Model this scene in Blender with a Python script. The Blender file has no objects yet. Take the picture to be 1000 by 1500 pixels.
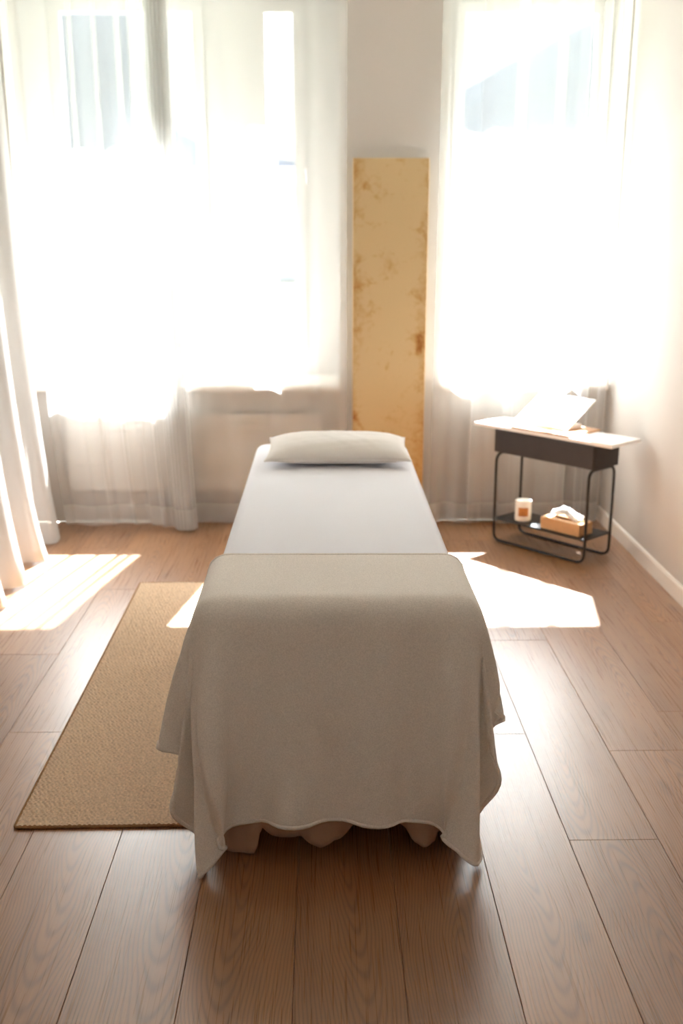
import bpy, bmesh, math, random
import numpy as np
from mathutils import Vector, Matrix
random.seed(7); RNG = np.random.default_rng(11)
S = bpy.context.scene
COL = S.collection
R = math.radians

# ------------------------------------------------------------------ camera
cam = bpy.data.cameras.new('camera'); camo = bpy.data.objects.new('camera', cam); COL.objects.link(camo)
camo.location = (0, 0, 1.55); camo.rotation_euler = (R(90 - 15.27), 0, R(-0.98))
cam.lens = 35; cam.sensor_width = 36; cam.clip_start = .05; cam.clip_end = 3000
cam.dof.use_dof = True; cam.dof.focus_distance = 2.35; cam.dof.aperture_fstop = 3.0
S.camera = camo

# ------------------------------------------------------------------ world, sun, exposure
w = bpy.data.worlds.new('sky'); S.world = w; w.use_nodes = True
nt = w.node_tree; bg = nt.nodes['Background']
sky = nt.nodes.new('ShaderNodeTexSky'); sky.sky_type = 'NISHITA'; sky.sun_disc = False
sky.sun_elevation = R(53); sky.sun_rotation = R(9.6); sky.air_density = 1.0; sky.dust_density = 3.0; sky.ozone_density = 1.0
nt.links.new(sky.outputs[0], bg.inputs['Color']); bg.inputs['Strength'].default_value = .034

SUN_DIR = Vector((-.17, -1, -1.35)).normalized()
sl = bpy.data.lights.new('sun', 'SUN'); sl.energy = 20; sl.angle = R(.7); sl.color = (.975, .985, 1)
so = bpy.data.objects.new('sun', sl); COL.objects.link(so); so.rotation_euler = SUN_DIR.to_track_quat('-Z', 'Y').to_euler()
so.location = (2, 14, 15)

S.view_settings.view_transform = 'Standard'; S.view_settings.look = 'None'
S.view_settings.exposure = 2.95; S.view_settings.gamma = 1; S.view_settings.use_curve_mapping = False
S.cycles.max_bounces = 14; S.cycles.diffuse_bounces = 7; S.cycles.glossy_bounces = 4
S.cycles.transmission_bounces = 8; S.cycles.transparent_max_bounces = 24; S.cycles.sample_clamp_indirect = 12
S.cycles.caustics_reflective = False; S.cycles.caustics_refractive = False

# ------------------------------------------------------------------ helpers
def srgb(r, g, b):
    f = lambda c: (c/255/12.92) if c/255 <= .04045 else ((c/255+.055)/1.055)**2.4
    return (f(r), f(g), f(b), 1)

def mat(name, col, rough=.6, metal=0, spec=.5, noise=None, bump=None, sheen=0):
    m = bpy.data.materials.new(name); m.use_nodes = True
    n = m.node_tree.nodes; l = m.node_tree.links; p = n['Principled BSDF']
    p.inputs['Base Color'].default_value = col; p.inputs['Roughness'].default_value = rough
    p.inputs['Metallic'].default_value = metal; p.inputs['Specular IOR Level'].default_value = spec
    if sheen: p.inputs['Sheen Weight'].default_value = sheen
    t = n.new('ShaderNodeTexCoord')
    if noise:
        sc, amt = noise
        nz = n.new('ShaderNodeTexNoise'); nz.inputs['Scale'].default_value = sc; nz.inputs['Detail'].default_value = 5
        l.new(t.outputs['Object'], nz.inputs['Vector'])
        c = n.new('ShaderNodeValToRGB'); l.new(nz.outputs['Fac'], c.inputs[0])
        c.color_ramp.elements[0].position = .3; c.color_ramp.elements[1].position = .7
        c.color_ramp.elements[0].color = tuple(x*(1-amt) for x in col[:3])+(1,)
        c.color_ramp.elements[1].color = tuple(min(1, x*(1+amt)) for x in col[:3])+(1,)
        l.new(c.outputs[0], p.inputs['Base Color'])
    if bump:
        sc, st, di = bump
        nz = n.new('ShaderNodeTexNoise'); nz.inputs['Scale'].default_value = sc; nz.inputs['Detail'].default_value = 4
        l.new(t.outputs['Object'], nz.inputs['Vector'])
        b = n.new('ShaderNodeBump'); b.inputs['Strength'].default_value = st; b.inputs['Distance'].default_value = di
        l.new(nz.outputs['Fac'], b.inputs['Height']); l.new(b.outputs[0], p.inputs['Normal'])
    return m

def link(name, me, m=None, parent=None, smooth=False):
    o = bpy.data.objects.new(name, me); COL.objects.link(o)
    if m and not me.materials: me.materials.append(m)
    if smooth and len(me.polygons): me.polygons.foreach_set('use_smooth', np.ones(len(me.polygons), bool))
    if parent: o.parent = parent
    return o

def from_bm(name, bm, m, parent=None, smooth=False):
    me = bpy.data.meshes.new(name); bmesh.ops.recalc_face_normals(bm, faces=bm.faces[:]); bm.to_mesh(me); bm.free()
    return link(name, me, m, parent, smooth)

def from_grid(name, P, m, parent=None, thick=0, smooth=True, closed=False):
    """P: (rows, cols, 3) points -> quad sheet"""
    nr, nc = P.shape[:2]
    idx = np.arange(nr*nc).reshape(nr, nc)
    if closed: idx = np.concatenate([idx, idx[:, :1]], 1)
    f = np.stack([idx[:-1, :-1], idx[:-1, 1:], idx[1:, 1:], idx[1:, :-1]], -1).reshape(-1, 4)
    me = bpy.data.meshes.new(name); me.from_pydata(P.reshape(-1, 3).tolist(), [], f.tolist()); me.update()
    o = link(name, me, m, parent, smooth)
    if thick:
        sm = o.modifiers.new('thickness', 'SOLIDIFY'); sm.thickness = thick; sm.offset = 0
    return o

def add_box(bm, c, d, rot=None, bevel=0, seg=2):
    r = bmesh.ops.create_cube(bm, size=1)
    vs = r['verts']
    bmesh.ops.scale(bm, vec=d, verts=vs)
    if bevel:
        es = list({e for v in vs for e in v.link_edges})
        rb = bmesh.ops.bevel(bm, geom=es, offset=bevel, segments=seg, affect='EDGES', profile=.5)
        vs = list({v for v in rb['verts']} | {v for v in vs if v.is_valid})
    if rot: bmesh.ops.rotate(bm, cent=(0, 0, 0), matrix=rot, verts=vs)
    bmesh.ops.translate(bm, vec=c, verts=vs)
    return vs

def box(name, c, d, m, parent=None, bevel=0, rot=None, seg=2):
    bm = bmesh.new(); add_box(bm, c, d, rot, bevel, seg)
    return from_bm(name, bm, m, parent)

def tube_mesh(pts, r, n=12, closed=False):
    pts = [Vector(p) for p in pts]; N = len(pts); rings = []
    up = None
    for i, p in enumerate(pts):
        a = pts[(i-1) % N] if (closed or i) else p; b = pts[(i+1) % N] if (closed or i < N-1) else p
        t = (b-a).normalized()
        if up is None:
            up = t.orthogonal().normalized()
        up = (up - t*up.dot(t)).normalized(); s = t.cross(up)
        rings.append([p+(up*math.cos(k*2*math.pi/n)+s*math.sin(k*2*math.pi/n))*r for k in range(n)])
    bm = bmesh.new(); V = [[bm.verts.new(q) for q in rg] for rg in rings]
    M = N if closed else N-1
    for i in range(M):
        # closed loops: align the start of the last ring
        A, B = V[i], V[(i+1) % N]
        off = 0
        if closed and i == N-1:
            off = min(range(n), key=lambda o: (A[0].co-B[o].co).length)
        for k in range(n):
            bm.faces.new((A[k], A[(k+1) % n], B[(k+1+off) % n], B[(k+off) % n]))
    if not closed:
        bm.faces.new(V[0][::-1]); bm.faces.new(V[-1])
    return bm

def fillet(pts, r, seg=8, closed=True):
    pts = [Vector(p) for p in pts]; N = len(pts); out = []
    for i in range(N):
        p = pts[i]
        if not closed and i in (0, N-1): out.append(p); continue
        a = (pts[i-1]-p); b = (pts[(i+1) % N]-p)
        rr = min(r, a.length*.49, b.length*.49); a.normalize(); b.normalize()
        p0, p1 = p+a*rr, p+b*rr
        for k in range(seg+1):
            t = k/seg
            out.append(p0*(1-t)**2+p*2*t*(1-t)+p1*t*t)
    return out

def lathe(prof, n=40):
    bm = bmesh.new(); rings = []
    for r, z in prof:
        rings.append([bm.verts.new((max(r, 1e-5)*math.cos(2*math.pi*k/n), max(r, 1e-5)*math.sin(2*math.pi*k/n), z)) for k in range(n)])
    for A, B in zip(rings, rings[1:]):
        for k in range(n): bm.faces.new((A[k], A[(k+1) % n], B[(k+1) % n], B[k]))
    return bm

def tag(o, label, cat, group=None, kind=None):
    o['label'] = label; o['category'] = cat
    if group: o['group'] = group
    if kind: o['kind'] = kind
    return o

def thing(name, label, cat, loc=(0, 0, 0), rz=0, group=None):
    o = bpy.data.objects.new(name, None); COL.objects.link(o); o.location = loc; o.rotation_euler = (0, 0, rz)
    o.empty_display_size = .1
    return tag(o, label, cat, group)

def struct(o):
    o['kind'] = 'structure'; return o

def noise1(x, seed, f):
    """smooth sum-of-sines noise, deterministic"""
    g = np.random.default_rng(seed); v = 0
    for k in range(5):
        v = v+np.sin(x*f*(.6+1.1*k*g.uniform(.7, 1.3))+g.uniform(0, 6.28))/(1+k)
    return v/2

# ------------------------------------------------------------------ materials
def wood_floor():
    m = bpy.data.materials.new('oak_laminate'); m.use_nodes = True
    n = m.node_tree.nodes; l = m.node_tree.links; p = n['Principled BSDF']
    t = n.new('ShaderNodeTexCoord'); oi = n.new('ShaderNodeObjectInfo')
    def math_(op, a, b=None, c=None):
        q = n.new('ShaderNodeMath'); q.operation = op
        for i, v in enumerate((a, b, c)):
            if v is None: continue
            if isinstance(v, (int, float)): q.inputs[i].default_value = v
            else: l.new(v, q.inputs[i])
        return q.outputs[0]
    rnd = math_('MULTIPLY', oi.outputs['Random'], 91.7)
    cx = n.new('ShaderNodeCombineXYZ'); l.new(rnd, cx.inputs[2]); l.new(math_('MULTIPLY', oi.outputs['Random'], 37.3), cx.inputs[1])
    add = n.new('ShaderNodeVectorMath'); add.operation = 'ADD'; l.new(t.outputs['Object'], add.inputs[0]); l.new(cx.outputs[0], add.inputs[1])
    def mapped(scale):
        mp = n.new('ShaderNodeMapping'); mp.inputs['Scale'].default_value = scale; l.new(add.outputs[0], mp.inputs[0]); return mp.outputs[0]
    def noise(vec, scale, det, dist=0, rough=.5):
        q = n.new('ShaderNodeTexNoise'); q.inputs['Scale'].default_value = scale; q.inputs['Detail'].default_value = det
        q.inputs['Distortion'].default_value = dist; q.inputs['Roughness'].default_value = rough; l.new(vec, q.inputs['Vector']); return q.outputs['Fac']
    # growth rings: a slow field along the plank cut into many contours (cathedral grain)
    so = n.new('ShaderNodeSeparateXYZ'); l.new(t.outputs['Object'], so.inputs[0])
    r1 = math_('FRACT', math_('MULTIPLY', oi.outputs['Random'], 7.13)); r2 = math_('FRACT', math_('MULTIPLY', oi.outputs['Random'], 53.7))
    wob = noise(mapped((1.5, 1.6, 1)), 1.0, 2, 0); wob2 = noise(mapped((9, 2.2, 1)), 1.0, 2, .2)
    px = math_('ADD', math_('ADD', so.outputs[0], math_('MULTIPLY_ADD', r1, .14, -.07)), math_('MULTIPLY_ADD', wob, .12, -.06))
    py = math_('MULTIPLY', math_('ADD', so.outputs[1], math_('MULTIPLY_ADD', r2, 1.1, -.55)), .085)
    rr_ = math_('SQRT', math_('ADD', math_('POWER', math_('ABSOLUTE', px), 2.0), math_('POWER', math_('ABSOLUTE', py), 2.0)))
    ring = math_('MULTIPLY_ADD', math_('SINE', math_('ADD', math_('MULTIPLY', rr_, 900), math_('MULTIPLY', wob2, 11))), .5, .5)
    ring = math_('SUBTRACT', 1.0, math_('POWER', ring, 2.5))
    fine = noise(mapped((300, 3.2, 1)), 1.0, 3, .15, .5)
    mid = noise(mapped((26, 1.2, 1)), 1.0, 3, .5)
    tone = noise(mapped((4, .8, 1)), 1.0, 2, .5)
    # knots
    vo = n.new('ShaderNodeTexVoronoi'); vo.inputs['Scale'].default_value = 1.0; l.new(mapped((4.2, 1.6, 1)), vo.inputs['Vector'])
    kn = n.new('ShaderNodeMapRange'); kn.inputs['From Min'].default_value = .02; kn.inputs['From Max'].default_value = .11
    kn.inputs['To Min'].default_value = 1; kn.inputs['To Max'].default_value = 0; l.new(vo.outputs['Distance'], kn.inputs['Value'])
    g = math_('MULTIPLY_ADD', ring, .22, -.02)
    g = math_('ADD', g, math_('MULTIPLY', fine, .24)); g = math_('ADD', g, .10)
    g = math_('ADD', g, math_('MULTIPLY', mid, .26))
    g = math_('ADD', g, math_('MULTIPLY', tone, .30))
    g = math_('ADD', g, math_('MULTIPLY_ADD', oi.outputs['Random'], .14, -.10))
    g = math_('SUBTRACT', g, math_('MULTIPLY', math_('MULTIPLY', kn.outputs[0], noise(mapped((60, 30, 1)), 1, 2)), .55))
    c = n.new('ShaderNodeValToRGB'); l.new(g, c.inputs[0])
    e = c.color_ramp.elements; e[0].position = .18; e[0].color = srgb(88, 56, 34); e[1].position = .86; e[1].color = srgb(182, 131, 84)
    x = e.new(.5); x.color = srgb(142, 97, 59)
    l.new(c.outputs[0], p.inputs['Base Color'])
    p.inputs['Roughness'].default_value = .36
    l.new(math_('MULTIPLY_ADD', fine, .14, .22), p.inputs['Roughness']); p.inputs['Specular IOR Level'].default_value = 1.0; p.inputs['Coat Weight'].default_value = 1.0; p.inputs['Coat Roughness'].default_value = .38; p.inputs['Coat IOR'].default_value = 1.6
    b = n.new('ShaderNodeBump'); b.inputs['Strength'].default_value = .10; b.inputs['Distance'].default_value = .0006
    l.new(math_('ADD', fine, math_('MULTIPLY', ring, .5)), b.inputs['Height']); l.new(b.outputs[0], p.inputs['Normal'])
    return m

def sheer(name, col, opac, transl=.6):
    """woven voile: open weave lets light straight through; its opacity rises with the path through the cloth"""
    m = bpy.data.materials.new(name); m.use_nodes = True
    n = m.node_tree.nodes; l = m.node_tree.links; n.clear()
    out = n.new('ShaderNodeOutputMaterial')
    di = n.new('ShaderNodeBsdfDiffuse'); tr = n.new('ShaderNodeBsdfTranslucent'); tp = n.new('ShaderNodeBsdfTransparent')
    di.inputs[0].default_value = col; tr.inputs[0].default_value = col
    m1 = n.new('ShaderNodeMixShader'); m1.inputs[0].default_value = transl; l.new(di.outputs[0], m1.inputs[1]); l.new(tr.outputs[0], m1.inputs[2])
    m2 = n.new('ShaderNodeMixShader'); l.new(tp.outputs[0], m2.inputs[1]); l.new(m1.outputs[0], m2.inputs[2])
    ge = n.new('ShaderNodeNewGeometry'); dt = n.new('ShaderNodeVectorMath'); dt.operation = 'DOT_PRODUCT'
    l.new(ge.outputs['Normal'], dt.inputs[0]); l.new(ge.outputs['Incoming'], dt.inputs[1])
    def M(op, a, b):
        q = n.new('ShaderNodeMath'); q.operation = op
        for i, v in enumerate((a, b)):
            if isinstance(v, (int, float)): q.inputs[i].default_value = v
            elif v is not None: l.new(v, q.inputs[i])
        return q.outputs[0]
    c = M('MAXIMUM', M('ABSOLUTE', dt.outputs['Value'], None), .12)
    T = M('POWER', 1-opac, M('DIVIDE', 1.0, c))
    l.new(M('SUBTRACT', 1.0, T), m2.inputs[0]); l.new(m2.outputs[0], out.inputs[0])
    return m

def glass():
    m = bpy.data.materials.new('window_glass'); m.use_nodes = True
    n = m.node_tree.nodes; l = m.node_tree.links; n.clear()
    out = n.new('ShaderNodeOutputMaterial'); a = n.new('ShaderNodeBsdfTransparent'); g = n.new('ShaderNodeBsdfGlossy')
    a.inputs[0].default_value = (.96, .98, .98, 1); g.inputs['Roughness'].default_value = .02
    # Schlick reflectance, the same from both faces of the pane
    ge = n.new('ShaderNodeNewGeometry'); dt = n.new('ShaderNodeVectorMath'); dt.operation = 'DOT_PRODUCT'
    l.new(ge.outputs['Normal'], dt.inputs[0]); l.new(ge.outputs['Incoming'], dt.inputs[1])
    def M(op, a, b):
        q = n.new('ShaderNodeMath'); q.operation = op
        for i, v in enumerate((a, b)):
            if isinstance(v, (int, float)): q.inputs[i].default_value = v
            else: l.new(v, q.inputs[i])
        return q.outputs[0]
    c = M('SUBTRACT', 1.0, M('ABSOLUTE', dt.outputs['Value'], 0.0))
    fr = M('ADD', M('MULTIPLY', M('POWER', c, 5.0), .9), .035); mx = n.new('ShaderNodeMixShader')
    l.new(fr, mx.inputs[0]); l.new(a.outputs[0], mx.inputs[1]); l.new(g.outputs[0], mx.inputs[2]); l.new(mx.outputs[0], out.inputs[0])
    return m

def fabric(name, col, rough=.95, fuzz=(420, .5, .002), tint=.06, sheen=.2):
    m = mat(name, col, rough, spec=.15, noise=(300, tint), bump=fuzz, sheen=sheen)
    m.node_tree.nodes['Principled BSDF'].inputs['Sheen Roughness'].default_value = .4
    return m

def gold_leaf():
    m = bpy.data.materials.new('gold_leaf'); m.use_nodes = True
    n = m.node_tree.nodes; l = m.node_tree.links; p = n['Principled BSDF']
    t = n.new('ShaderNodeTexCoord')
    def M(op, a, b=None, c=None):
        q = n.new('ShaderNodeMath'); q.operation = op
        for i, v in enumerate((a, b, c)):
            if v is None: continue
            if isinstance(v, (int, float)): q.inputs[i].default_value = v
            else: l.new(v, q.inputs[i])
        return q.outputs[0]
    def NZ(sc, det, dist=0, vec=None):
        q = n.new('ShaderNodeTexNoise'); q.inputs['Scale'].default_value = sc; q.inputs['Detail'].default_value = det; q.inputs['Distortion'].default_value = dist
        l.new(vec or t.outputs['Object'], q.inputs['Vector']); return q.outputs['Fac']
    big = NZ(3.2, 4, .6); fine = NZ(26, 6, 1.0); spots = NZ(9, 7, .8)
    sx = n.new('ShaderNodeSeparateXYZ'); l.new(t.outputs['Object'], sx.inputs[0])
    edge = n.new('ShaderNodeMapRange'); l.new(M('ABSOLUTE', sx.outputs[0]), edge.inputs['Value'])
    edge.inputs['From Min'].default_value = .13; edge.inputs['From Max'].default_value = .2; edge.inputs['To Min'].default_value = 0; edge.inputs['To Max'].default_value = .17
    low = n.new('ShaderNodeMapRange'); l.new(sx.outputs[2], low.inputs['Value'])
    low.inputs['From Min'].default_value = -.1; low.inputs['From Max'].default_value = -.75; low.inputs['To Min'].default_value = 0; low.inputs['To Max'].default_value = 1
    # square leaves: each overlapping patch a slightly different tone
    br = n.new('ShaderNodeTexBrick'); mp = n.new('ShaderNodeMapping'); mp.inputs['Rotation'].default_value = (R(90), 0, 0); l.new(t.outputs['Object'], mp.inputs[0])
    l.new(mp.outputs[0], br.inputs['Vector']); br.inputs['Scale'].default_value = 1; br.inputs['Brick Width'].default_value = .105; br.inputs['Row Height'].default_value = .115
    br.inputs['Mortar Size'].default_value = .0012; br.inputs['Color1'].default_value = (.42, .42, .42, 1); br.inputs['Color2'].default_value = (.58, .58, .58, 1); br.inputs['Mortar'].default_value = (.36, .36, .36, 1)
    v = M('ADD', M('MULTIPLY', big, .55), M('MULTIPLY', fine, .40))
    v = M('ADD', v, M('MULTIPLY', br.outputs['Color'], .28))
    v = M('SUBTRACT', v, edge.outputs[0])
    sp_ = n.new('ShaderNodeMapRange'); l.new(spots, sp_.inputs['Value']); sp_.inputs['From Min'].default_value = .55; sp_.inputs['From Max'].default_value = .74
    v = M('SUBTRACT', v, M('MULTIPLY', sp_.outputs[0], .28))
    c = n.new('ShaderNodeValToRGB'); l.new(v, c.inputs[0]); e = c.color_ramp.elements
    e[0].position = .14; e[0].color = srgb(146, 84, 30); e[1].position = .56; e[1].color = srgb(208, 184, 140)
    x = e.new(.34); x.color = srgb(188, 148, 88)
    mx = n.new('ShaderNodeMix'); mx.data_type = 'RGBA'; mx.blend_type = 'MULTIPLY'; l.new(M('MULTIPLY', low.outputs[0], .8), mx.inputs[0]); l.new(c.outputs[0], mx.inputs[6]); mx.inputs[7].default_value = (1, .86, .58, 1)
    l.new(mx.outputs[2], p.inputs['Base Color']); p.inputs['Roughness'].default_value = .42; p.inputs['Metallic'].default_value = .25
    b = n.new('ShaderNodeBump'); b.inputs['Strength'].default_value = .3; b.inputs['Distance'].default_value = .003; l.new(fine, b.inputs['Height']); l.new(b.outputs[0], p.inputs['Normal'])
    return m

M_FLOOR = wood_floor()
M_SUB = mat('underlay', srgb(52, 34, 24), .9)
M_WALL = mat('warm_white_plaster', srgb(199, 195, 190), .85, spec=.25, noise=(3, .015), bump=(60, .06, .002))
M_PIER = M_WALL
M_CEIL = mat('ceiling_paint', srgb(246, 243, 239), .9, spec=.2)
M_TRIM = mat('white_gloss_trim', srgb(240, 234, 226), .4)
M_FRAME = mat('white_window_frame', srgb(206, 204, 202), .4)
M_GLASS = glass()
M_SHEER = sheer('white_voile', (.76, .755, .745, 1), .35, .62)
M_HEM = sheer('white_voile_hem', (.76, .755, .745, 1), .54, .62)
M_LINEN = sheer('off_white_linen', (.56, .55, .535, 1), .9, .3)
M_RAIL = mat('rail_white', srgb(235, 232, 228), .4)
M_SHEET = fabric('white_sheet', srgb(240, 241, 248), .9, (260, .12, .001), .01)
M_BLANKET = fabric('beige_fleece', srgb(241, 235, 228), .98, (300, .22, .002), .10, 0)
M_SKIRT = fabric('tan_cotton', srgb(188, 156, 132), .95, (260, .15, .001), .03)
M_PILLOW = fabric('pale_grey_linen', srgb(236, 231, 226), .95, (500, .35, .0012), .03)
M_BLACK = mat('black_steel', srgb(22, 20, 20), .42)
M_BOX = mat('black_drawer_box', srgb(44, 36, 33), .5, noise=(20, .08))
M_TOP = mat('white_stone', srgb(245, 242, 238), .25, noise=(6, .03))
M_STAND = mat('white_metal', srgb(244, 243, 241), .35)
M_BOARD = mat('light_oak_board', srgb(196, 150, 106), .5, noise=(25, .12))
M_KRAFT = mat('kraft_card', srgb(200, 160, 116), .8, noise=(40, .05))
M_TISSUE = sheer('tissue_paper', (.95, .95, .95, 1), .93, .35)
M_WAX = mat('cream_wax', srgb(240, 230, 212), .5)
M_JAR = mat('frosted_white_glass', srgb(240, 236, 230), .2)
M_LABEL = mat('brown_paper_label', srgb(186, 122, 66), .7, noise=(60, .15))
M_WICK = mat('wick', srgb(60, 45, 35), .9)
M_RAD = mat('radiator_enamel', srgb(212, 207, 201), .4)
M_GOLD = gold_leaf()
M_PANELEDGE = mat('panel_edge', srgb(222, 200, 160), .6)
M_JUTE = mat('jute_weave', srgb(228, 203, 175), .95, spec=.1, noise=(140, .20))
M_JUTEB = mat('jute_binding', srgb(150, 112, 76), .95, spec=.1, noise=(200, .2))
M_HILL = mat('hazy_hillside', srgb(30, 35, 43), 1, spec=0, noise=(.02, .06))
M_GROUND = mat('valley_ground', srgb(150, 152, 140), 1, spec=0, noise=(.05, .1))
M_HOUSE = mat('pale_render', srgb(228, 224, 218), .9, spec=.1)
M_SHUT = mat('grey_shutter', srgb(150, 160, 172), .6)
M_DGLASS = mat('house_window_glass', srgb(150, 164, 178), .1)
M_ROOF = mat('house_roof', srgb(190, 176, 166), .9)

# ------------------------------------------------------------------ the room
XL, XR, YB, YF, ZC = -1.72, 1.575, 5.50, -.5, 3.05
YO = 6.0                                   # outer face of the facade
LW = (-1.62, .085, .78, 2.90)              # left window opening x0,x1,z0,z1
RW = (.645, 1.565, .78, 2.90)

floor = struct(box('floor', ((XL+XR)/2, (YB+YF)/2, -.062), (XR-XL, YB-YF, .1), M_SUB))
PW, PL, GAP = .2407, 1.38, .0007
def plank_mesh(L):
    bm = bmesh.new(); c = .0011; x = PW/2-GAP/2; y = L/2-GAP/2
    lo = [bm.verts.new((sx*x, sy*y, -.012)) for sx, sy in ((-1, -1), (1, -1), (1, 1), (-1, 1))]
    md = [bm.verts.new((sx*x, sy*y, -c)) for sx, sy in ((-1, -1), (1, -1), (1, 1), (-1, 1))]
    tp = [bm.verts.new((sx*(x-c), sy*(y-c), 0)) for sx, sy in ((-1, -1), (1, -1), (1, 1), (-1, 1))]
    for A, B in ((lo, md), (md, tp)):
        for k in range(4): bm.faces.new((A[k], A[(k+1) % 4], B[(k+1) % 4], B[k]))
    bm.faces.new(tp)
    me = bpy.data.meshes.new('plank'); bm.to_mesh(me); bm.free(); me.materials.append(M_FLOOR); return me
full = plank_mesh(PL)
joints = {-7: 4.1, -6: 3.5, -5: 3.6, -4: 2.964, -3: 2.95, -2: 3.03, -1: 2.72, 0: 2.86, 1: 2.6, 2: 2.926, 3: 2.33, 4: 2.81, 5: 3.076, 6: 3.9}
for k in range(-7, 7):
    xa = -.0732+PW*k; xb = xa+PW
    y0 = joints[k]
    while y0 > YF: y0 -= PL
    while y0 < YB:
        a, b = max(y0, YF), min(y0+PL, YB)
        if b-a > .03 and xa < XR and xb > XL:
            if xb > XR+.001 or xa < XL-.001:      # ripped planks along the walls
                a2, b2 = max(xa, XL), min(xb, XR)
                pm = plank_mesh(b-a)
                for v in pm.vertices: v.co.x *= (b2-a2)/PW
                xc = (a2+b2)/2
            else:
                pm = full if abs(b-a-PL) < 1e-4 else plank_mesh(b-a)
                xc = (xa+xb)/2
            o = bpy.data.objects.new('plank', pm); COL.objects.link(o); o.parent = floor; o.location = (xc, (a+b)/2, 0)
        y0 += PL

def wall(name, boxes, m=M_WALL):
    bm = bmesh.new()
    for c, d in boxes: add_box(bm, c, d)
    return struct(from_bm(name, bm, m))
def span(x0, x1, y0, y1, z0, z1):
    return ((x0+x1)/2, (y0+y1)/2, (z0+z1)/2), (x1-x0, y1-y0, z1-z0)
wall_back = wall('wall_back', [
    span(XL-.2, LW[0], YB, YO, 0, ZC), span(LW[1], RW[0], YB, YO, 0, ZC), span(RW[1], XR+.2, YB, YO, 0, ZC),
    span(LW[0], LW[1], YB, YO, 0, LW[2]-.03), span(LW[0], LW[1], YB, YO, LW[3], ZC),
    span(RW[0], RW[1], YB, YO, 0, RW[2]-.03), span(RW[0], RW[1], YB, YO, RW[3], ZC)])
wall('wall_left', [span(XL-.2, XL, YF, YB, -.012, ZC)])
wall('wall_right', [span(XR, XR+.2, YF, YB, -.012, ZC)])
wall('wall_front', [span(XL-.2, XR+.2, YF-.2, YF, -.012, ZC)], M_CEIL)  # unseen wall, moved close and whitened to bounce light onto the blanket
struct(box('ceiling', ((XL+XR)/2, (YO+YF)/2, ZC+.1), (XR-XL+.4, YO-YF+.2, .2), M_CEIL))
def skirting(name, x, y0, y1):
    bm = bmesh.new(); s = -1 if x > 0 else 1
    prof = [(0, 0), (.014, 0), (.014, .068), (.010, .078), (0, .080)]
    rows = [[bm.verts.new((x+s*p, y, z)) for p, z in prof] for y in (y0, y1)]
    for k in range(5): bm.faces.new((rows[0][k], rows[0][(k+1) % 5], rows[1][(k+1) % 5], rows[1][k]))
    bm.faces.new(rows[0][::-1]); bm.faces.new(rows[1])
    return struct(from_bm(name, bm, M_TRIM))
skirting('baseboard_right', XR, YF, YB); skirting('baseboard_left', XL, YF, YB)
struct(box('baseboard_back', ((LW[1]+RW[0])/2, YB-.007, .04), (RW[0]-LW[1], .014, .08), M_TRIM))

YG = 5.85                                  # plane of the glass
def window(name, op, panes):
    x0, x1, z0, z1 = op
    e = bpy.data.objects.new(name, None); COL.objects.link(e); e['kind'] = 'structure'; e.location = ((x0+x1)/2, YG, z0)
    cx, cy, cz = e.location
    zt, zb = 2.725, .985
    def part(n_, c, d, m, bev=.004):
        return box(n_, (c[0]-cx, c[1]-cy, c[2]-cz), d, m, e, bev)
    # outer frame
    part('frame', ((x0+x1)/2, YG+.02, (z1+zt+.05)/2), (x1-x0, .09, z1-zt-.05), M_FRAME)
    part('frame', ((x0+x1)/2, YG+.02, (z0+zb-.07)/2), (x1-x0, .09, zb-.07-z0), M_FRAME)
    prev = x0
    for i, (a, b) in enumerate(panes):
        part('mullion', ((prev+a-.06)/2, YG+.02, (zb+zt)/2-.01), (a-.06-prev, .09, zt-zb+.12), M_FRAME)
        # sash of four members
        part('sash_rail', ((a+b)/2, YG-.005, zt+.022), (b-a+.12, .075, .056), M_FRAME, .008)
        part('sash_rail', ((a+b)/2, YG-.005, zb-.034), (b-a+.12, .075, .072), M_FRAME, .008)
        part('sash_stile', (a-.0275, YG-.005, (zb+zt)/2), (.062, .07, zt-zb-.001), M_FRAME, .006)
        part('sash_stile', (b+.0275, YG-.005, (zb+zt)/2), (.062, .07, zt-zb-.001), M_FRAME, .006)
        part('pane', ((a+b)/2, YG, (zb+zt)/2), (b-a, .006, zt-zb), M_GLASS, 0)
        prev = b+.06
    part('mullion', ((prev+x1)/2, YG+.02, (zb+zt)/2-.01), (x1-prev, .09, zt-zb+.12), M_FRAME)
    part('sill', ((x0+x1)/2, (YB-.06+YG-.03)/2, z0-.014), (x1-x0+.0, YG-.03-YB+.06, .028), M_TRIM, .006)
    return e
window('window_1', LW, [(-1.405, -.695), (-.318, -.156)])
window('window_2', RW, [(.765, 1.478)])
for (x0, x1, z0, z1) in (LW, RW):          # sampling portals for the daylight in the two openings (they emit nothing)
    pl = bpy.data.lights.new('daylight_portal', 'AREA'); pl.shape = 'RECTANGLE'; pl.size = x1-x0; pl.size_y = z1-z0
    pl.cycles.is_portal = True
    po = bpy.data.objects.new('daylight_portal', pl); COL.objects.link(po); po.location = ((x0+x1)/2, YO+.02, (z0+z1)/2); po.rotation_euler = (R(-90), 0, 0)

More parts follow.
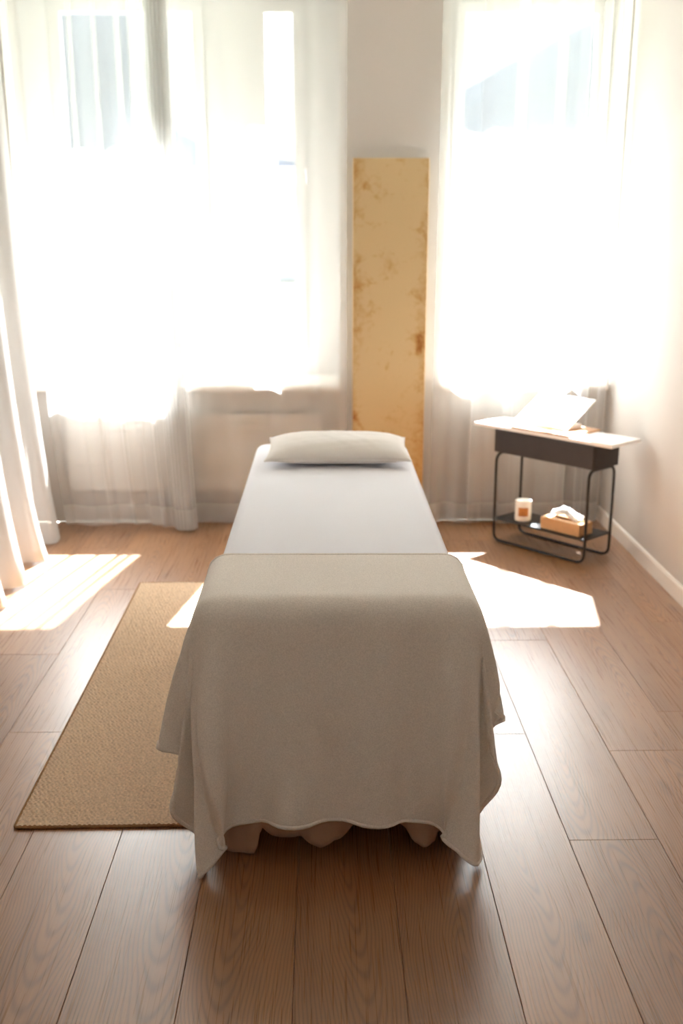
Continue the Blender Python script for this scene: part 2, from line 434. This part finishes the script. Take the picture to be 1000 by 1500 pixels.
# ------------------------------------------------------------------ outdoors, seen through the panes
def hill():
    xs = np.array([-420, -300, -174, -104, -86, -60, -17, 33, 79, 152, 197, 300, 420.])
    zs = np.array([150, 170, 150, 122, 64, 48, 42, 58, 84, 120, 142, 170, 150.])
    X = np.linspace(-420, 420, 120); top = np.interp(X, xs, zs)+noise1(X, 3, .05)*1.5
    P = []
    for k in range(24):
        t = k/23
        prof = math.sin(min(t/.7, 1)*math.pi/2)**1.2 if t < .7 else 1-.9*((t-.7)/.3)
        P.append(np.stack([X, np.full_like(X, 330+t*380+0*X), -8+(top+8)*prof+noise1(X+k*31, 5, .09)*2*math.sin(t*math.pi)*.6], -1))
    o = from_grid('hillside', np.array(P), M_HILL)
    return tag(o, 'hazy blue mountain slope rising beyond the window panes', 'hill')
hill()
o = box('ground', (0, 180, -8.4), (1200, 347, .8), M_GROUND); struct(o)
hb = thing('house', 'pale house across the way seen through the narrow window pane', 'building', (-1.9, 33, -8), 0)
box('wall_block', (0, 0, 5.55), (5.4, 6, 11.1), M_HOUSE, hb)
bm = bmesh.new()
A = [(-2.9, -3.2, 11.1), (2.9, -3.2, 11.1), (2.9, 3.2, 11.1), (-2.9, 3.2, 11.1)]; B = [(-2.9, 0, 11.75), (2.9, 0, 11.75)]
va = [bm.verts.new(p) for p in A]; vb = [bm.verts.new(p) for p in B]
for f_ in ((va[0], va[1], vb[1], vb[0]), (va[2], va[3], vb[0], vb[1]), (va[1], va[2], vb[1]), (va[3], va[0], vb[0]), tuple(va[::-1])): bm.faces.new(f_)
from_bm('roof', bm, M_ROOF, hb)
for zz in (7.4, 4.6, 1.6):
    for xx in (-1.7, .75):
        fo = box('window_frame', (xx, -3.02, zz+1.6), (.9, .08, 1.3), M_FRAME, hb)
        box('window_pane', (xx, -3.05, zz+1.6), (.74, .06, 1.14), M_DGLASS, fo)
        box('ledge', (xx, -3.08, zz+.9), (1.1, .2, .1), M_FRAME, hb)

# ------------------------------------------------------------------ radiators below the sills
rd = thing('radiator', 'long low white ribbed radiator under the left window behind the sheers', 'radiator', (-.72, YB-.038, 0), 0)
for k in range(9):
    box('rib', (0, 0, .215+k*.048), (1.42, .026, .0455), M_RAD, rd, .004)
box('back_plate', (0, .017, .405), (1.40, .008, .40), M_RAD, rd)
for sx in (-.5, .5): box('bracket', (sx, .028, .41), (.05, .014, .34), M_RAD, rd)
box('valve', (.735, .0, .24), (.05, .025, .05), M_TRIM, rd, .01)
rd2 = thing('radiator', 'flat white panel radiator behind the black side table', 'radiator', (1.075, YB-.038, 0), 0)
box('panel', (0, 0, .33), (.55, .026, .56), M_RAD, rd2, .005)
box('top_grille', (0, .003, .617), (.53, .02, .014), M_FRAME, rd2, .003)
for sx in (-.2, .2): box('bracket', (sx, .024, .33), (.04, .022, .4), M_RAD, rd2)
from_bm('pipe', tube_mesh(fillet([(-.20, .012, .06), (-.20, .012, .03), (-.335, .012, .03), (-.335, .012, .5), (-.335, .034, .5)], .02, 4, False), .009, 8), M_RAD, rd2, True)

# ------------------------------------------------------------------ curtains
def rail(name, pts, label):
    t = thing(name, label, 'rail')
    from_bm('track', tube_mesh(pts, .011, 8), M_RAIL, t, True)
    for p in (pts[0], pts[-1]): box('bracket', (p[0], p[1], (p[2]+ZC)/2), (.03, .03, ZC-p[2]), M_RAIL, t)
rail('curtain_rail', [(-1.6, 5.385, 2.93), (1.56, 5.385, 2.93)], 'white curtain rail below the ceiling along the window wall')
rail('curtain_rail', [(-1.56, 5.22, 2.93), (-1.56, 2.9, 2.93)], 'white curtain rail below the ceiling along the left wall')

def curtain(name, path, label, m, mh, ztop=2.92, folds=None, nz=60, hem=.10, group=None):
    """path(s, t) -> x, y (arrays) with s along the cloth 0..1 and t 0 at the floor .. 1 at the top; z bottom given by path"""
    n = folds*34+1
    s = np.linspace(0, 1, n); t = np.concatenate([np.linspace(0, .12, 26)[:-1], np.linspace(.12, 1, nz)])
    Sg, Tg = np.meshgrid(s, t)
    x, y, zb = path(Sg, Tg)
    z = zb*(1-Tg)+ztop*Tg
    P = np.stack([x, y, z], -1)
    r = thing(name, label, 'curtain', group=group)
    kh = int(np.searchsorted(t, hem/2.9))
    from_grid('cloth', P[kh:], m, r)
    from_grid('hem', P[:kh+1], mh, r)
    return r

def sheer_path(x0, x1, y, folds, amp, seed, zb=.008, dens=None, hemwave=0.0, omega=.35, flare=0):
    def f(s, t):
        u = s if dens is None else dens(s)
        x = x0+(x1-x0)*u
        ph = 2*np.pi*folds*s+noise1(s, seed, 9)*1.6+.35*noise1(t, seed+1, 2.5)
        a = amp*(.55+.45*noise1(s, seed+2, 14)**2+.25*(1-t))*(1+flare*np.exp(-t*18))
        yy = y+a*np.sin(ph)+.012*noise1(s+.15*t, seed+3, 5)
        xx = x+omega*a*np.sin(2*ph+.4)+.006*noise1(t, seed+4, 4)*(1-t)
        # narrow micro pleats near the heading
        z = zb+hemwave*(noise1(s, seed+5, 12)+1)
        return xx, yy, z
    return f

# big front sheer of the left window: loose on the left, gathered into its right edge
def front_path(s, t):   # a few stray pleats run down the loose part
    u = np.where(s < .62, s/.62*.86, .86+(s-.62)/.38*.14)
    xl = -1.54+.11*np.exp(-t*3.0); xr = -.765+.045*np.exp(-t*5)
    x = xl+(xr-xl)*u
    g = 1/(1+np.exp(-(s-.64)*26))
    ph1 = 2*np.pi*3*s/.62+noise1(s, 21, 8)*1.5+.5*noise1(t, 22, 2)
    ph2 = 2*np.pi*5.5*(s-.62)/.38+.5*noise1(t, 23, 2.2)
    a1 = (.010+.006*noise1(s, 24, 9)**2)*(1+.5*(1-t)); a2 = .034*(.75+.45*(1-t))
    y = 5.335+(1-g)*a1*np.sin(ph1)+g*a2*np.sin(ph2)-.05*g*np.exp(-t*9)*u
    for s0, bb in ((.27, .024), (.40, .022), (.49, .026), (.56, .02)):     # stray pleats, the cloth lapped over itself
        q = (s-s0-.010*np.sin(2.2*t+40*s0))/.013
        x = x-bb*1.65*q*np.exp(-q*q/2); y = y-.012*np.exp(-q*q/3)*(1+.6*q)
    x = x+g*.024*np.sin(2*ph2+.6)+(1-g)*.004*np.sin(2*ph1)
    z = .012+.012*(noise1(s, 25, 9)+1)*(1-g)+.004*g
    return x, y, z
curtain('sheer_curtain', front_path, 'white sheer curtain gathered into thick folds at its free edge, left window', M_SHEER, M_HEM, folds=13)
curtain('sheer_curtain', sheer_path(-.97, .122, 5.415, 4, .010, 31, .010, hemwave=.004, omega=.2), 'flat sheer curtain hanging beside the golden panel, behind the gathered one', M_SHEER, M_HEM, folds=8)
def right_path(s, t):
    u = np.where(s < .7, s/.7*.78, .78+(s-.7)/.3*.22)
    xl = .598-.018*np.exp(-t*2.4); xr = 1.545-.01*np.exp(-t*4)
    x = xl+(xr-xl)*u
    g = 1/(1+np.exp(-(s-.72)*24))
    ph1 = 2*np.pi*3*s/.7+noise1(s, 41, 8)*1.4+.5*noise1(t, 42, 2); ph2 = 2*np.pi*2.2*(s-.7)/.3+.4*noise1(t, 43, 2)
    a1 = (.009+.006*noise1(s, 44, 9)**2)*(1+.8*(1-t)**3); a2 = .026*(.8+.5*(1-t))
    y = 5.412+(1-g)*a1*np.sin(ph1)+g*a2*np.sin(ph2)+.012*np.exp(-t*22)*noise1(s, 46, 34)-.015*np.exp(-t*14)
    for s0, bb in ((.20, .012), (.39, .044), (.578, .040)):
        q = (s-s0-.004*np.sin(2*t+40*s0))/.014
        x = x-bb*1.65*q*np.exp(-q*q/2); y = y-.012*np.exp(-q*q/3)*(1+.6*q)
    x = x+g*.014*np.sin(2*ph2+.5)
    z = .008+.008*(noise1(s, 45, 10)+1)
    return x, y, z
curtain('sheer_curtain', right_path, 'white sheer curtain over the right window behind the side table', M_SHEER, M_HEM, folds=12)
def left_path(s, t):
    # linen curtain along the left wall, its foot pushed out over the floor
    Y = 5.19-s*2.35
    fl = np.exp(-t*4.2)
    ph = 2*np.pi*7*s+noise1(s, 51, 7)*.9+.5*noise1(t, 52, 1.8)
    a = .05*(.8+.5*fl)
    X = -1.575+.10*fl+a*np.sin(ph)+.02*np.exp(-t*26)*noise1(s, 53, 40)+.05*fl*s
    Y = Y+.022*np.sin(2*ph+.5)-.03*fl*np.sin(ph*.5)
    z = .008+.006*(noise1(s, 54, 20)+1)
    return X, Y, z
curtain('linen_curtain', left_path, 'heavier off-white linen curtain hanging along the left wall in deep folds', M_LINEN, M_LINEN, folds=13)

# ------------------------------------------------------------------ golden panel on the pier
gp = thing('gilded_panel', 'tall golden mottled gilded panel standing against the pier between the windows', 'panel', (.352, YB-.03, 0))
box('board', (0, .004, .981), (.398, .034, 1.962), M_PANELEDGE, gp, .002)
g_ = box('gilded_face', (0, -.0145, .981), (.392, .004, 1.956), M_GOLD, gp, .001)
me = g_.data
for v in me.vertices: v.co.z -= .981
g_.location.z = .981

# ------------------------------------------------------------------ treatment table and its cloths
BX, BW, B0, B1, BH = .028, .325, 2.275, 4.30, .685          # centre x, half width, foot y, head y, top
tb = thing('treatment_table', 'padded treatment table hidden under the white sheet and beige blanket', 'massage table', (BX, (B0+B1)/2, 0))
LY = (B1-B0)/2
box('cushion', (0, 0, BH-.045), (BW*2-.03, LY*2-.03, .08), mat('cream_vinyl', srgb(225, 215, 200), .5), tb, .03, seg=4)
M_BEECH = mat('beech', srgb(196, 150, 104), .5, noise=(12, .1))
box('frame', (0, 0, BH-.13), (BW*2-.08, LY*2-.08, .09), M_BEECH, tb, .005)
for sx in (-1, 1):
    for sy in (-1, 1):
        lg = box('leg', (sx*(BW-.085), sy*(LY-.22), .256), (.05, .05, .51), M_BEECH, tb, .005)
        box('rubber_foot', (sx*(BW-.085), sy*(LY-.22), .006), (.056, .056, .012), M_BLACK, lg, .002)

def rrect(x0, x1, y0, y1, r, n):
    """closed rounded rectangle, counter-clockwise from the middle of the foot edge; returns points, outward normals, arclength"""
    pts = []; nor = []
    def seg(a, b, nn, k):
        for i in range(k):
            t = i/k; pts.append((a[0]+(b[0]-a[0])*t, a[1]+(b[1]-a[1])*t)); nor.append(nn)
    def arc(c, a0, k):
        for i in range(k):
            a = a0+i/k*math.pi/2; nor.append((math.cos(a), math.sin(a))); pts.append((c[0]+r*math.cos(a), c[1]+r*math.sin(a)))
    xm = (x0+x1)/2
    k = lambda L: max(3, int(round(L*n)))
    seg((xm, y0), (x1-r, y0), (0, -1), k((x1-x0)/2-r)); arc((x1-r, y0+r), -math.pi/2, 10)
    seg((x1, y0+r), (x1, y1-r), (1, 0), k(y1-y0-2*r)); arc((x1-r, y1-r), 0, 10)
    seg((x1-r, y1), (x0+r, y1), (0, 1), k(x1-x0-2*r)); arc((x0+r, y1-r), math.pi/2, 10)
    seg((x0, y1-r), (x0, y0+r), (-1, 0), k(y1-y0-2*r)); arc((x0+r, y0+r), math.pi, 10)
    seg((x0+r, y0), (xm, y0), (0, -1), k((x1-x0)/2-r))
    P = np.array(pts); N = np.array(nor); d = np.r_[0, np.cumsum(np.linalg.norm(np.diff(P, axis=0), axis=1))]
    return P, N, d

def draped(name, P, N, d, ztop, zhem, rnd, m, amp, freq, seed, flare=.02, nrow=46, topinset=.5, thick=.003, dome=0):
    """cloth over a flat top with hanging skirts; zhem per perimeter point"""
    n = len(P); rows = []
    c = P.mean(0); ctr = np.stack([np.clip(P[:, 0], c[0]-.02, c[0]+.02)*0+c[0], np.clip(P[:, 1], P[:, 1].min()+.3, P[:, 1].max()-.3)], -1)
    for k in (0, .15, .35, .6, .8, .92):
        q = ctr+(P-N*rnd-ctr)*k
        rows.append(np.c_[q, np.full(n, ztop+dome*(1-k**2))])
    for a in np.linspace(0, math.pi/2, 8):
        q = P-N*rnd*(1-math.sin(a)); rows.append(np.c_[q, np.full(n, ztop-rnd*(1-math.cos(a)))])
    z0 = ztop-rnd
    for k in range(1, nrow):
        t = k/(nrow-1); z = z0+(zhem-z0)*t
        ph = noise1(d, seed, freq)*2.2+noise1(d+.03*t, seed+1, freq*2.3)
        off = flare*t**1.3+amp*(t**1.2)*(np.sin(ph*2.2)+.4*noise1(d, seed+2, freq*3))
        q = P+N*off[:, None]; rows.append(np.c_[q, z])
    o = from_grid(name, np.array(rows), m, None, thick, closed=True)
    bm = bmesh.new(); bm.from_mesh(o.data); bmesh.ops.remove_doubles(bm, verts=bm.verts[:], dist=.0015); bm.to_mesh(o.data); bm.free()
    return o

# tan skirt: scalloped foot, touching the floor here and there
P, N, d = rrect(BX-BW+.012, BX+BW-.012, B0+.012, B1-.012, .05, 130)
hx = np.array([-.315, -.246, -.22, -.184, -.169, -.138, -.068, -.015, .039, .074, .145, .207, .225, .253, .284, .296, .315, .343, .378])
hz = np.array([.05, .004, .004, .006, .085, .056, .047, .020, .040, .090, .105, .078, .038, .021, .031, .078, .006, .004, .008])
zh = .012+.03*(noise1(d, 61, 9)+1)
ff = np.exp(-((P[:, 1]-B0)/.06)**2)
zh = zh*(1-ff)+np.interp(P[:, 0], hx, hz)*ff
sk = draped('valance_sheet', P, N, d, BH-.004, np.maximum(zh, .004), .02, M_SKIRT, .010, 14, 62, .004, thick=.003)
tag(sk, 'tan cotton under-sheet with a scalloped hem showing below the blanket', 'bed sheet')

# white sheet over the top and the long sides (short at the foot)
P, N, d = rrect(BX-BW, BX+BW+.006, B0+.002, B1, .055, 130)
zh = .035+.02*(noise1(d, 71, 5)+1)
fy = np.clip((P[:, 1]-(B0-.01))/.10, 0, 1); fy = fy*fy*(3-2*fy)
zh = zh*fy+.42*(1-fy)
sh = draped('white_sheet', P, N, d, BH+.006, zh, .035, M_SHEET, .011, 7, 72, .022, thick=.003, dome=.006)
tag(sh, 'smooth white sheet covering the treatment table', 'bed sheet')

# ------------------------------------------------------------------ beige blanket: cloth relaxed over the table (position based dynamics)
def simulate_blanket():
    W, L, h_ = 1.31, .925, .0195
    nx, ny = int(W/h_)+1, int(L/h_)+1
    gx, gy = np.meshgrid(np.linspace(-W/2, W/2, nx), np.linspace(0, -L, ny))
    # rounded front corners
    cc = .27
    for sg in (-1, 1):
        p = np.clip((sg*gx-(W/2-cc))/cc, 0, 1); q = np.clip((-gy-(L-cc))/cc, 0, 1)
        gx = gx+sg*cc*(p*np.sqrt(1-q*q/2)-p); gy = gy-cc*(q*np.sqrt(1-p*p/2)-q)
    gx0, gy0 = gx.ravel().copy(), gy.ravel().copy()
    ang = R(-.8); X0 = BX-.025; Y0 = 2.628
    x = np.stack([X0+gx*math.cos(ang)-gy*math.sin(ang), Y0+gx*math.sin(ang)+gy*math.cos(ang), np.full_like(gx, BH+.03)], -1)
    x[..., 2] += .010*np.clip((np.abs(gx)-.33)/.1, 0, 1)*np.sin(gy*23+gx*5)
    hx_, hy_ = W/(nx-1), L/(ny-1)
    bx, by = BW+.026, (B1-B0)/2+.026
    cx_, cy_ = BX+.002, (B0+B1)/2; rr = .05; top = BH+.023
    v = np.zeros_like(x); dt = 1/360
    sets = []
    def pairs(di, dj, k):
        I, J = np.meshgrid(np.arange(ny), np.arange(nx), indexing='ij')
        ok = (I+di < ny) & (J+dj < nx) & (J+dj >= 0)
        I, J = I[ok], J[ok]; a = I*nx+J; b = (I+di)*nx+(J+dj)
        rest = math.hypot(di*hy_, dj*hx_)
        par = ((I//max(di, 1)) if di else (J//dj)) % 2
        rest = np.linalg.norm(x.reshape(-1, 3)[a][:, :2]-x.reshape(-1, 3)[b][:, :2], axis=1)
        for p_ in (0, 1): sets.append((a[par == p_], b[par == p_], rest[par == p_], k))
    pairs(0, 1, 1.0); pairs(1, 0, 1.0); pairs(1, 1, .12); pairs(1, -1, .12); pairs(0, 2, .05); pairs(2, 0, .05); pairs(0, 4, .02); pairs(4, 0, .02)
    X = x.reshape(-1, 3); V = v.reshape(-1, 3)
    def collide(Q, Qp):
        # rounded box running down to the floor
        qx = np.abs(Q[:, 0]-cx_)-(bx-rr); qy = np.abs(Q[:, 1]-cy_)-(by-rr); qz = Q[:, 2]-(top-rr)
        ox, oy, oz = np.maximum(qx, 0), np.maximum(qy, 0), np.maximum(qz, 0)
        out = np.sqrt(ox*ox+oy*oy+oz*oz)
        inn = np.minimum(np.maximum(np.maximum(qx, qy), qz), 0)
        sd = out+inn-rr
        hit = sd < 0
        if hit.any():
            g = np.stack([np.sign(Q[:, 0]-cx_)*ox, np.sign(Q[:, 1]-cy_)*oy, oz], -1)[hit]
            o_ = out[hit][:, None]
            deep = o_[:, 0] < 1e-9
            g = np.where(deep[:, None], 0, g/np.maximum(o_, 1e-9))
            if deep.any():
                ax = np.argmax(np.stack([qx, qy, qz], -1)[hit][deep], -1); gg = np.zeros((deep.sum(), 3)); sg = np.stack([np.sign(Q[:, 0]-cx_), np.sign(Q[:, 1]-cy_), np.ones(len(Q))], -1)[hit][deep]
                gg[np.arange(len(ax)), ax] = sg[np.arange(len(ax)), ax]; g[deep] = gg
            Q[hit] -= g*sd[hit][:, None]
            # friction against the sheet
            dx = Q[hit]-Qp[hit]; dn = (dx*g).sum(1)[:, None]*g; tg = dx-dn
            Q[hit] -= tg*np.where(g[:, 2] > .6, 1.0, .3)[:, None]
        Q[:, 2] = np.maximum(Q[:, 2], .008)
    NS = 1500
    for it in range(NS):
        V[:, 2] -= 9.8*dt; V *= .995 if it < NS-300 else .97
        Qp = X.copy(); Q = X+V*dt
        for _ in range(2):
            for a, b, rest, k in sets:
                dv = Q[b]-Q[a]; Ln = np.sqrt((dv*dv).sum(1)); c = (.5*k*(1-rest/np.maximum(Ln, 1e-9)))
                if k < .5: c = np.where(Ln < rest, c, 0)
                c = dv*c[:, None]
                Q[a] += c; Q[b] -= c
            collide(Q, Qp)
        V = (Q-X)/dt
        sp2 = np.linalg.norm(V, axis=1); V *= np.minimum(1, 2.5/np.maximum(sp2, 1e-6))[:, None]
        X = Q
    # gather the loose cloth of the two hanging corners into upright folds
    dep = np.clip(top-X[:, 2], 0, None)
    u_ = np.abs(gx0)-(bx-.01); v_ = -gy0-(Y0-(cy_-by))
    for sg, rid in ((-1, ((9, .27, 13.), (44, .11, 9.), (74, .10, 9.))), (1, ((8, .20, 12.), (42, .10, 9.), (72, .10, 9.)))):
        m_ = (np.sign(gx0) == sg) & (u_ > .0) & (v_ > -.25)
        phi = np.degrees(np.arctan2(np.maximum(v_+.05, 0), np.maximum(u_, 1e-4)))
        ridge = sum(am*np.exp(-((phi-r0)/wd)**2) for r0, am, wd in rid)
        ox = np.maximum(np.abs(X[:, 0]-cx_)-(bx-rr), 0); oy = np.maximum(np.abs(X[:, 1]-cy_)-(by-rr), 0)
        on = np.sqrt(ox*ox+oy*oy); off = np.maximum(on-rr, 0)
        wgt = np.clip(u_/.05, 0, 1)*np.clip((v_+.25)/.20, 0, 1)*np.clip(dep/.12, 0, 1)*m_
        new = off*.22+dep*(ridge-.012)
        new = np.maximum(new, .004)
        k = wgt*(new-off)/np.maximum(on, 1e-6)
        X[:, 0] += np.sign(X[:, 0]-cx_)*ox*k; X[:, 1] += np.sign(X[:, 1]-cy_)*oy*k
    return X.reshape(ny, nx, 3)
BL = simulate_blanket()
bl = from_grid('blanket', BL, M_BLANKET, None, .009)
bl.modifiers.move(0, 0)
ss = bl.modifiers.new('smooth', 'SUBSURF'); ss.levels = 1; ss.render_levels = 2
tag(bl, 'beige fleece blanket folded over the foot of the treatment table', 'blanket')
# rolled stitched edge along the hem
edge = np.concatenate([BL[:, 0], BL[-1, 1:], BL[::-1, -1][1:]])
from_bm('hem_edge', tube_mesh([tuple(p) for p in edge], .0066, 8), M_BLANKET, bl, True)
# doubled far edge
from_bm('fold_edge', tube_mesh([tuple(p) for p in BL[0]], .0062, 8), M_BLANKET, bl, True)

# ------------------------------------------------------------------ pillow
def pillow():
    a, b, th = .283, .185, .058
    U, Vv = np.meshgrid(np.linspace(-1, 1, 61), np.linspace(-1, 1, 41))
    def surf(s):
        pin = 1-.06*(1-np.abs(Vv)**2.5*0)*(np.abs(U)**2)*0
        x = a*U*(1-.045*(1-Vv**2)*np.abs(U)**3); y = b*Vv*(1-.05*(1-U**2)*np.abs(Vv)**3)
        hgt = th*np.power(np.clip(1-np.abs(U)**3.2, 0, 1), .55)*np.power(np.clip(1-np.abs(Vv)**2.6, 0, 1), .6)
        wr = .0022*(noise1(U*2+Vv, 81, 4)+noise1(Vv*3-U, 82, 5))*np.clip(1-np.abs(U)**4, 0, 1)*np.clip(1-np.abs(Vv)**4, 0, 1)
        return np.stack([x, y, s*hgt+(wr if s > 0 else 0)], -1)
    t_ = surf(1); b_ = surf(-1); b_[..., 2] *= .62
    nr, nc = U.shape; idx = np.arange(nr*nc).reshape(nr, nc)
    top = idx; bot = idx+nr*nc
    f = np.stack([top[:-1, :-1], top[:-1, 1:], top[1:, 1:], top[1:, :-1]], -1).reshape(-1, 4).tolist()
    f += np.stack([bot[:-1, :-1], bot[1:, :-1], bot[1:, 1:], bot[:-1, 1:]], -1).reshape(-1, 4).tolist()
    me = bpy.data.meshes.new('pillow'); me.from_pydata(np.concatenate([t_.reshape(-1, 3), b_.reshape(-1, 3)]).tolist(), [], f)
    bm = bmesh.new(); bm.from_mesh(me); bmesh.ops.remove_doubles(bm, verts=bm.verts[:], dist=.0008); bmesh.ops.recalc_face_normals(bm, faces=bm.faces[:]); bm.to_mesh(me); bm.free()
    o = link('pillow', me, M_PILLOW, None, True)
    o.location = (.052, 3.935, BH+.014+.040); o.rotation_euler = (R(3), 0, R(-.5))
    tag(o, 'pale grey linen pillow lying at the head of the white sheet', 'pillow')
    e = [tuple(p) for p in np.concatenate([t_[0], t_[1:, -1], t_[-1, ::-1][1:], t_[::-1, 0][1:-1]])]
    from_bm('seam', tube_mesh(e, .0028, 6, True), M_PILLOW, o, True)
    return o
pillow()

# ------------------------------------------------------------------ jute rug
def rug():
    x0, x1, y0, y1 = -.862, -.366, 2.405, 4.42
    r = thing('rug', 'narrow brown woven jute rug lying beside the treatment table', 'rug', ((x0+x1)/2, (y0+y1)/2, 0), R(.35))
    W, L = x1-x0, y1-y0
    nx, ny = 190, 760
    X, Y = np.meshgrid(np.linspace(-W/2+.008, W/2-.008, nx), np.linspace(-L/2+.008, L/2-.008, ny))
    px, py = .0135, .0092
    row = np.floor(Y/py); u = X/px+.5*(row % 2)+.12*np.sin(row*1.7)
    cell = np.floor(u)
    jit = np.sin(row*12.9898+cell*78.233)*43758.5453; jit = jit-np.floor(jit)
    hh = np.abs(np.sin(np.pi*u))**.7*np.abs(np.sin(np.pi*Y/py))**.7
    Z = .0045+.0058*hh*(.7+.5*jit)
    P = np.stack([X+.0006*np.sin(Y*300), Y, Z], -1)
    from_grid('weave', P, M_JUTE, r)
    box('backing', (0, 0, .0025), (W-.012, L-.012, .004), M_JUTEB, r)
    c = [(-W/2+.004, -L/2+.004, .0045), (W/2-.004, -L/2+.004, .0045), (W/2-.004, L/2-.004, .0045), (-W/2+.004, L/2-.004, .0045)]
    from_bm('binding', tube_mesh(fillet(c, .012, 4), .0044, 8, True), M_JUTEB, r, True)
rug()

# ------------------------------------------------------------------ side table and what stands on it
TX, TY, TA = 1.168, 4.945, R(-49.1)
st = thing('side_table', 'black steel side table with white top and dark drawer box by the right wall', 'side table', (TX, TY, 0), TA)
a, b, rt = .286, .107, .0075
loop = fillet([(-a, -b, rt), (a, -b, rt), (a, -b, .474), (a, b, .474), (a, b, rt), (-a, b, rt), (-a, b, .474), (-a, -b, .474)], .048, 8)
from_bm('tube_frame', tube_mesh(loop, rt, 12, True), M_BLACK, st, True)
dbx = box('drawer_box', (0, 0, .5405), (.618, .204, .120), M_BOX, st, .003)
box('drawer_front', (0, -.1045, .5405), (.606, .006, .112), M_BOX, dbx, .002)
box('tabletop', (-.028, .023, .6095), (.85, .248, .018), M_TOP, st, .003)
box('shelf', (0, 0, .124), (.572, .226, .008), M_BLACK, st, .002)

def on_table(s, t):
    c, s_ = math.cos(TA), math.sin(TA)
    return TX+c*s-s_*t, TY+s_*s+c*t
zt = .6185
p_ = on_table(-.03, .037)
o = box('wooden_board', (0, 0, .005), (.36, .27, .010), M_BOARD, None, .003); o.location = (p_[0], p_[1], zt); o.rotation_euler = (0, 0, TA)
tag(o, 'thin light wooden board under the slanted white stand', 'board')
p_ = on_table(-.037, .056)
ls = thing('laptop_stand', 'slanted plain white stand resting on a wooden board on the side table', 'stand', (p_[0], p_[1], zt+.010), TA)
box('base', (0, 0, .009), (.19, .17, .018), M_STAND, ls, .004)
box('panel', (-.055, .043, .069), (.345, .268, .009), M_STAND, ls, .003, Matrix.Rotation(R(29), 3, 'X'))
for sx in (-.07, .07):
    box('hinge_arm', (sx, .055, .043), (.018, .012, .066), M_STAND, ls, .002, Matrix.Rotation(R(-20), 3, 'X'))
box('pivot', (.100, .03, .045), (.012, .014, .014), M_BLACK, ls, .003)

# candle
p_ = on_table(-.145, -.045)
cd = thing('candle', 'white glass candle with a brown paper label on the low black shelf', 'candle', (p_[0], p_[1], .128))
r_ = .043
from_bm('jar', lathe([(0, 0), (r_-.006, 0), (r_-.001, .004), (r_, .012), (r_, .108), (r_-.0015, .111), (r_-.004, .110), (r_-.005, .104), (r_-.005, .010), (0, .009)]), M_JAR, cd, True)
from_bm('wax', lathe([(0, .0095), (r_-.0055, .0105), (r_-.0055, .088), (r_-.009, .0865), (0, .0862)]), M_WAX, cd, True)
from_bm('wick', tube_mesh([(0, 0, .086), (.001, 0, .096), (.003, .001, .101)], .0012, 6), M_WICK, cd)
an = np.linspace(R(-100)-.62, R(-100)+.62, 17); U = np.stack([np.stack([(r_+.0008)*np.cos(an), (r_+.0008)*np.sin(an), np.full_like(an, z)], -1) for z in np.linspace(.032, .078, 4)])
from_grid('label', U, M_LABEL, cd, .0006)

# tissue box
p_ = on_table(.118, -.03)
tbx = thing('tissue_box', 'brown cardboard tissue box with white tissues on the low black shelf', 'tissue box', (p_[0], p_[1], .128), TA)
bm = bmesh.new(); x, y, z = .117, .058, .060
# open-slotted carton: outer shell with a slot on top
def quad(*p): bm.faces.new([bm.verts.new(q) for q in p])
sx, sy = .075, .022
o4 = [(-x, -y), (x, -y), (x, y), (-x, y)]; i4 = [(-sx, -sy), (sx, -sy), (sx, sy), (-sx, sy)]
for k in range(4):
    A, B = o4[k], o4[(k+1) % 4]; C, D = i4[(k+1) % 4], i4[k]
    quad((*A, 0), (*B, 0), (*B, z), (*A, z)); quad((*A, z), (*B, z), (*C, z), (*D, z))
quad(*[(*q, 0.0005) for q in o4[::-1]])
bmesh.ops.remove_doubles(bm, verts=bm.verts[:], dist=1e-5)
from_bm('carton', bm, M_KRAFT, tbx)
for k in range(2):
    U, Vv = np.meshgrid(np.linspace(-1, 1, 36), np.linspace(-1, 1, 26))
    rad = np.sqrt(U**2+Vv**2*.8); dm = np.clip(1-rad/1.5, 0, 1)
    hgt = .016+.048*dm+.010*noise1(U*1.5+Vv*2, 91+k, 4)*dm+.007*noise1(Vv*3-U*2, 95+k, 5)
    P = np.stack([(.085-.02*k)*U+.006*noise1(Vv, 97+k, 4)-.012*k, (.042-.008*k)*Vv+.006*noise1(U, 99+k, 5), z-.008+hgt+k*.006], -1)
    from_grid('tissue', P, M_TISSUE, tbx)
